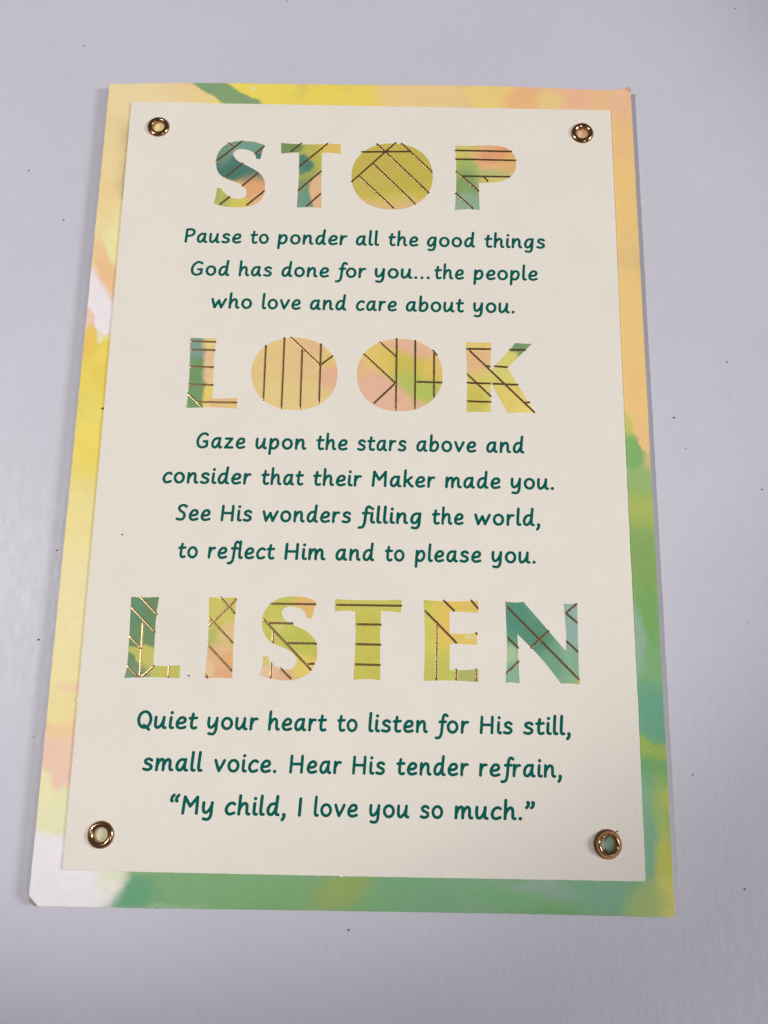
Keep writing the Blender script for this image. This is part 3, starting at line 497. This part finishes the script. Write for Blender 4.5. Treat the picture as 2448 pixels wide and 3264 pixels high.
# ------------------------------------------------------------------ handwriting face for the verses
# pen strokes in units of 1/100 of the x-height; 's' = curved stroke, 'l' = straight strokes, 'o' = closed, 'd' = dot
HW = 11.9
BOWL = [(73, 84), (56, 90), (34, 84), (18, 64), (12, 40), (17, 19), (32, 10.5), (48, 18), (62, 38), (72, 64)]
ARCH = [(14, 42), (26, 68), (46, 88), (62, 86), (69, 70), (69, 40), (70, 22), (78, 12), (87, 12)]
G = {
 'a': [('s', BOWL), ('s', [(76, 90), (72, 60), (71, 30), (77, 13), (89, 11)])],
 'b': [('l', [(17, 143), (12, 14)]), ('s', [(12, 40), (26, 70), (46, 88), (65, 83), (74, 60), (68, 30), (48, 12), (28, 11), (12, 20)])],
 'c': [('s', [(72, 82), (56, 90), (34, 83), (16, 60), (12, 36), (24, 14), (44, 10), (70, 19)])],
 'd': [('s', BOWL), ('s', [(80, 143), (74, 80), (71, 32), (77, 13), (89, 11)])],
 'e': [('s', [(16, 46), (40, 47), (62, 53), (73, 66), (70, 82), (52, 90), (32, 82), (16, 58), (13, 34), (24, 15), (46, 10), (76, 18)])],
 'f': [('s', [(82, 133), (68, 142), (54, 134), (47, 110), (42, 60), (37, 10), (28, -20), (14, -32), (-6, -33)]), ('l', [(22, 87), (70, 88)])],
 'g': [('s', BOWL), ('s', [(77, 90), (73, 50), (71, 8), (62, -20), (44, -31), (16, -27)])],
 'h': [('l', [(18, 143), (12, 11)]), ('s', ARCH)],
 'i': [('s', [(15, 89), (12, 40), (14, 17), (25, 11), (32, 12)]), ('d', (19, 125, 13.5))],
 'k': [('l', [(18, 143), (12, 11)]), ('l', [(70, 88), (16, 44)]), ('s', [(34, 58), (54, 32), (70, 14), (80, 11)])],
 'l': [('s', [(17, 143), (12, 60), (12, 25), (18, 12), (32, 12)])],
 'm': [('l', [(15, 89), (12, 11)]), ('s', [(13, 40), (24, 68), (42, 88), (56, 86), (62, 70), (61, 11)]), ('s', [(61, 38), (74, 70), (91, 88), (104, 86), (111, 70), (111, 40), (112, 22), (119, 12), (130, 12)])],
 'n': [('l', [(15, 89), (12, 11)]), ('s', ARCH)],
 'o': [('e', (47, 50, 36, 40))],
 'p': [('l', [(17, 89), (10, -36)]), ('s', [(14, 40), (27, 70), (47, 88), (67, 84), (77, 60), (70, 29), (50, 11), (30, 12), (14, 24)])],
 'r': [('l', [(15, 89), (12, 11)]), ('s', [(13, 44), (24, 70), (38, 86), (58, 87)])],
 's': [('s', [(68, 80), (50, 90), (29, 86), (19, 73), (27, 59), (48, 50), (64, 39), (65, 23), (50, 12), (32, 10), (10, 16)])],
 't': [('s', [(30, 117), (23, 70), (21, 32), (28, 14), (42, 10.5), (56, 15)]), ('l', [(6, 85), (58, 88)])],
 'u': [('s', [(13, 89), (11, 50), (14, 22), (28, 10.5), (46, 20), (62, 42), (71, 66)]), ('s', [(74, 89), (71, 45), (71, 24), (78, 12), (89, 11)])],
 'v': [('s', [(11, 88), (24, 52), (40, 12)]), ('s', [(40, 12), (62, 50), (80, 88)])],
 'w': [('l', [(11, 88), (33, 12)]), ('l', [(33, 12), (67, 76)]), ('l', [(67, 76), (89, 12)]), ('l', [(89, 12), (126, 88)])],
 'y': [('s', [(13, 89), (11, 55), (15, 30), (28, 18), (46, 26), (62, 46), (72, 68)]), ('s', [(76, 89), (73, 50), (71, 8), (62, -20), (44, -31), (16, -27)])],
 'z': [('l', [(14, 88), (70, 88)]), ('l', [(70, 88), (12, 12)]), ('l', [(12, 12), (76, 12)])],
 'G': [('s', [(98, 118), (82, 128), (60, 129), (36, 114), (18, 86), (13, 54), (24, 22), (48, 10), (72, 12), (94, 24)]), ('l', [(94, 22), (96, 62)]), ('l', [(66, 61), (97, 62)])],
 'H': [('l', [(17, 129), (11, 11)]), ('l', [(102, 129), (98, 11)]), ('l', [(14, 70), (99, 70)])],
 'I': [('l', [(16, 129), (11, 11)])],
 'M': [('l', [(20, 129), (10, 11)]), ('l', [(20, 129), (62, 62)]), ('l', [(62, 62), (114, 129)]), ('l', [(114, 129), (112, 11)])],
 'P': [('l', [(17, 129), (11, 11)]), ('s', [(16, 127), (44, 131), (70, 127), (84, 108), (76, 84), (52, 70), (15, 64)])],
 'Q': [('e', (58, 70, 46, 60)), ('s', [(54, 28), (74, 14), (94, -4)])],
 'S': [('s', [(88, 119), (70, 130), (46, 129), (28, 114), (28, 96), (44, 80), (66, 66), (76, 46), (68, 22), (46, 10.5), (12, 16)])],
 '.': [('d', (14, 13, 14))],
 ',': [('d', (16, 13, 13.5)), ('s', [(20, 12), (17, -8), (6, -25)])],
 '\u201c': [('d', (14, 98, 13)), ('s', [(8, 102), (12, 124), (26, 140)]), ('d', (50, 98, 13)), ('s', [(44, 102), (48, 124), (62, 140)])],
 '\u201d': [('d', (18, 130, 13)), ('s', [(24, 127), (20, 106), (8, 92)]), ('d', (54, 130, 13)), ('s', [(60, 127), (56, 106), (44, 92)])],
}
ADV = {'a': 107, 'b': 98, 'c': 88, 'd': 107, 'e': 96, 'f': 72, 'g': 103, 'h': 104, 'i': 44, 'k': 94, 'l': 46, 'm': 146, 'n': 105,
       'o': 105, 'p': 103, 'r': 76, 's': 90, 't': 72, 'u': 107, 'v': 99, 'w': 146, 'y': 103, 'z': 96,
       'G': 126, 'H': 132, 'I': 60, 'M': 144, 'P': 103, 'Q': 124, 'S': 104, '.': 46, ',': 50, '\u201c': 84, '\u201d': 90}
SLANT = math.tan(math.radians(0.8))
XH = 5.0            # mm
def glyph_strokes(ch):
    out = []
    for kind, d in G[ch]:
        if kind == 's': out.append((np.array(catmull(d, 5)), HW))
        elif kind == 'l': out.append((np.array(d, float), HW))
        elif kind == 'e':
            cx, cy, a, b = d; t = np.linspace(0, 2 * math.pi, 33); out.append((np.stack([cx + a * np.cos(t), cy + b * np.sin(t)], 1), HW))
        else: out.append((np.array([[d[0], d[1]], [d[0] + .01, d[1]]]), d[2]))
    return out
_cache = {}
def glyph_mesh(ch):
    """signed distance to the pen strokes -> marching squares -> a low embossed relief (units)"""
    if ch in _cache: return _cache[ch]
    ST = glyph_strokes(ch); allp = np.concatenate([s for s, _ in ST])
    c = 2.6
    x0, y0 = allp.min(0) - 18; x1, y1 = allp.max(0) + 18
    nx, ny = int((x1 - x0) / c) + 2, int((y1 - y0) / c) + 2
    X, Y = np.meshgrid(x0 + c * np.arange(nx), y0 + c * np.arange(ny), indexing='ij')
    D = np.full(X.shape, 1e9)
    for P, hw in ST:
        L = np.cumsum(np.r_[0, np.linalg.norm(np.diff(P, axis=0), axis=1)]); T = max(L[-1], 1e-6)
        for i in range(len(P) - 1):
            a, b = P[i], P[i + 1]; ab = b - a; q = (ab @ ab) or 1e-9
            t = np.clip(((X - a[0]) * ab[0] + (Y - a[1]) * ab[1]) / q, 0, 1)
            dist = np.hypot(X - a[0] - t * ab[0], Y - a[1] - t * ab[1])
            ang = math.atan2(ab[1], ab[0]); wv = 1 + .07 * abs(math.sin(ang)) - .05
            D = np.minimum(D, dist - hw * (wv if T > 1 else 1))
    idx = {}; V = []; F = []
    def gv(i, j):
        k = (i, j)
        if k not in idx: idx[k] = len(V); V.append((X[i, j], Y[i, j], -D[i, j]))
        return idx[k]
    def ev(a, b):
        k = (min(a, b), max(a, b))
        if k not in idx:
            da, db = D[a], D[b]; t = da / (da - db)
            idx[k] = len(V); V.append((X[a] + t * (X[b] - X[a]), Y[a] + t * (Y[b] - Y[a]), 0.0))
        return idx[k]
    for i in range(nx - 1):
        for j in range(ny - 1):
            cs = [(i, j), (i + 1, j), (i + 1, j + 1), (i, j + 1)]; ins = [D[k] < 0 for k in cs]
            if not any(ins): continue
            poly = []
            for q in range(4):
                a, b = cs[q], cs[(q + 1) % 4]
                if ins[q]: poly.append(gv(*a))
                if ins[q] != ins[(q + 1) % 4]: poly.append(ev(a, b))
            if len(poly) >= 3: F.append(tuple(poly))
    V = np.array(V); _cache[ch] = (V, F, V[:, 0] + V[:, 1] * SLANT); return _cache[ch]

def text_line(words, m, c, z, mat, parent):
    VV = []; FF = []; off = 0
    for w, xa, xb in words:
        x = 0.0; pos = []; lo, hi = 1e9, -1e9
        for ch in w:
            V, F, sx = glyph_mesh(ch); pos.append(x)
            lo = min(lo, x + sx.min()); hi = max(hi, x + sx.max()); x += ADV[ch] + 6 + RNG.uniform(-.5, .5)
        k = (xb - xa) / (hi - lo)            # mm per unit along the line
        for ch, p in zip(w, pos):
            V, F, sx = glyph_mesh(ch)
            gx = xa + (p + sx - lo) * k; gy = m * gx + c + V[:, 1] * XH / 100
            hgt = np.clip(V[:, 2] / 7.0, 0, 1); hz = .16 * np.sqrt(1 - (1 - hgt) ** 2) - .02
            VV.append(np.stack([gx * MM, gy * MM, (z + hz) * MM], 1)); FF += [tuple(q + off for q in f) for f in F]; off += len(V)
        print('TEXTFIT', w, round(k / XH * 100, 3))
    return link('text_line', mesh_from('text_line', np.concatenate(VV), FF), mat, parent)

# ------------------------------------------------------------------ setting
bm = bmesh.new(); bmesh.ops.create_grid(bm, x_segments=2, y_segments=2, size=.9)
me = bpy.data.meshes.new('tabletop'); bm.to_mesh(me); bm.free()
tab = link('tabletop', me, tabletop_mat(), smooth=False); tab.location.z = TABLE_Z * MM
tab['kind'] = 'structure'

# ------------------------------------------------------------------ the plaque
plaque = bpy.data.objects.new('wall_plaque', None); COL.objects.link(plaque)
plaque.empty_display_size = .05
plaque['label'] = 'rectangular verse plaque with STOP LOOK LISTEN on a cream card over a watercolour board'
plaque['category'] = 'plaque'

board_mat = watercolour('border_watercolour', (.62, .50, .25), BOARD_PAINT, warp=(4.0, 1.8, .5), rough=.55, spec=.35, bumpy=.55)
edge_mat = plain('board_edge', (.36, .29, .23), .8, var=.2, vs=1.5)
me = slab('backing_board', [rough_outline(BOARD_OUT, 2.5, .07)], TABLE_Z + .02, 0.0, .12)
me.materials.clear(); me.materials.append(board_mat); me.materials.append(edge_mat)
for p in me.polygons:
    p.material_index = 0 if p.normal.z > .3 else 1
board = link('backing_board', me, None, plaque, smooth=False)

# torn paper at two corners of the board
def flap(pts, z, lift):
    V = [(x * MM, y * MM, (z + lift[i]) * MM) for i, (x, y) in enumerate(pts)]
    n = len(pts); V += [(a, b, c - .25 * MM) for a, b, c in V]
    F = [tuple(range(n)), tuple(range(2 * n - 1, n - 1, -1))] + [(i, i + n, (i + 1) % n + n, (i + 1) % n) for i in range(n)]
    return mesh_from('torn_corner', V, F)
kraft = plain('torn_board', (.42, .36, .31), .85, var=.25, vs=2)
tc1 = link('torn_corner', flap([(-120.1, -171.6), (-119.2, -172.8), (-117.4, -174.9), (-115.9, -176.2), (-118.3, -176.4), (-120.6, -174.9)], -.9, [0, .2, .1, 0, -.5, -.4]), kraft, board, False)
tc2 = link('torn_corner', flap([(117.4, 176.2), (118.6, 176.9), (119.6, 176.4), (120.2, 175.2), (119.6, 174.8), (118.4, 175.6)], .05, [.1, .7, .8, .3, .15, .1]), plain('torn_paint', (.66, .40, .27), .7, var=.1), board, False)

holes = [ring(x, y, 3.0) for x, y in GROMMETS]
card = link('front_card', slab('front_card', [rough_outline(CARD_OUT, 2.0, .05)] + holes, .12, CARD_Z, .14),
            paper('cream_card', (.82, .77, .695), 1.1), plaque, smooth=False)

# embossed display letters crossed by foil lines
gold = plain('gold_foil', (.47, .315, .16), .32, 1.0, var=.14, vs=4, bumpy=.22, bs=2.5)
wmat = {w: watercolour('letter_wash', WORD_BASE[w], WORD_PAINT[w], warp=(2.6, 1.4, .5), rough=.6, spec=.25, bumpy=.2) for w in WORD_PAINT}
for ch, word, P, segs in LETTERS:
    o = link('letter', slab('letter', [smooth_outline(P)], CARD_Z - .05, CARD_Z + .07, .03), wmat[word], plaque, smooth=False)
    o['label'] = 'watercolour capital %s of the word %s' % (ch, word)
    for a, b in segs:
        link('foil_line', foil_mesh(a, b, CARD_Z + .07), gold, o)

# verse lines
ink = plain('green_ink', (.0, .108, .088), .55, var=.12, vs=2, spec=.06, bumpy=.25, bs=2.5)
for words, m, c in TEXT:
    o = text_line(words, m, c, CARD_Z, ink, plaque)

# grommets
copper = plain('copper_brass', (.42, .23, .12), .19, 1.0, var=.12, vs=1.2, bumpy=.0, bs=1.0)
FLAT = [(2.6, -.65), (2.65, .2), (2.75, .6), (3.1, .9), (3.45, 1.12), (3.85, 1.2), (4.25, 1.1), (4.65, .82), (4.95, .42), (5.0, .1), (4.8, .0)]
TALL = [(2.75, -.65), (2.8, .6), (2.9, 1.5), (3.15, 2.0), (3.55, 2.25), (3.95, 2.1), (4.2, 1.75), (4.5, 1.2), (4.95, .65), (5.35, .25), (5.4, .05), (5.2, -.02)]
def grommet_mesh(prof):
    prof = catmull(prof, 6); N = 96; V = []; F = []
    for r, z in prof:
        for i in range(N):
            t = 2 * math.pi * i / N; V.append((r * math.cos(t) * MM, r * math.sin(t) * MM, z * MM))
    for s in range(len(prof) - 1):
        for i in range(N): F.append((s * N + i, s * N + (i + 1) % N, (s + 1) * N + (i + 1) % N, (s + 1) * N + i))
    me = mesh_from('grommet', V, F); bm = bmesh.new(); bm.from_mesh(me)
    bmesh.ops.recalc_face_normals(bm, faces=bm.faces); bm.to_mesh(me); bm.free(); return me
flat_mesh, tall_mesh = grommet_mesh(FLAT), grommet_mesh(TALL)
for k, (x, y) in enumerate(GROMMETS):
    o = link('grommet', tall_mesh if k == 3 else flat_mesh, copper, plaque); o.location = (x * MM, y * MM, CARD_Z * MM)
    o.rotation_euler = ((math.radians(-2), math.radians(1), 0), (math.radians(1), math.radians(-3), 1), (math.radians(2), math.radians(2), 2), (math.radians(1.5), math.radians(2.5), .5))[k]
    if k == 3: o['label'] = 'grommet standing taller than the other three'

# ------------------------------------------------------------------ specks of dirt
speck_mats = [plain('black_speck', (.012, .011, .012), .6), plain('grey_speck', (.29, .29, .33), .8), plain('blue_speck', (.06, .06, .10), .7),
              plain('brown_crumb', (.10, .07, .03), .8), plain('white_fleck', (.85, .84, .80), .6)]
def speck_mesh(r):
    bm = bmesh.new(); bmesh.ops.create_icosphere(bm, subdivisions=2, radius=r * MM)
    ph = [random.uniform(0, 6.28) for _ in range(4)]; sx = random.uniform(.85, 1.25)
    for v in bm.verts:
        d = v.co.normalized(); k = 1 + .22 * math.sin(4 * d.x + ph[0]) * math.cos(5 * d.y + ph[1]) + .12 * math.sin(7 * d.z + 6 * d.x + ph[2])
        v.co *= k; v.co.x *= sx; v.co.z *= .6
    me = bpy.data.meshes.new('dirt_speck'); bm.to_mesh(me); bm.free(); return me
for lab, x, y, r, kind, where in SPECKS:
    z = {'t': TABLE_Z, 'b': 0.0, 'c': CARD_Z}[where]
    o = link('dirt_speck', speck_mesh(r), speck_mats[kind]); o.location = (x * MM, y * MM, (z + r * .45) * MM)
    o['label'] = lab; o['category'] = 'speck'; o['group'] = 'specks of dirt on the tabletop and plaque'
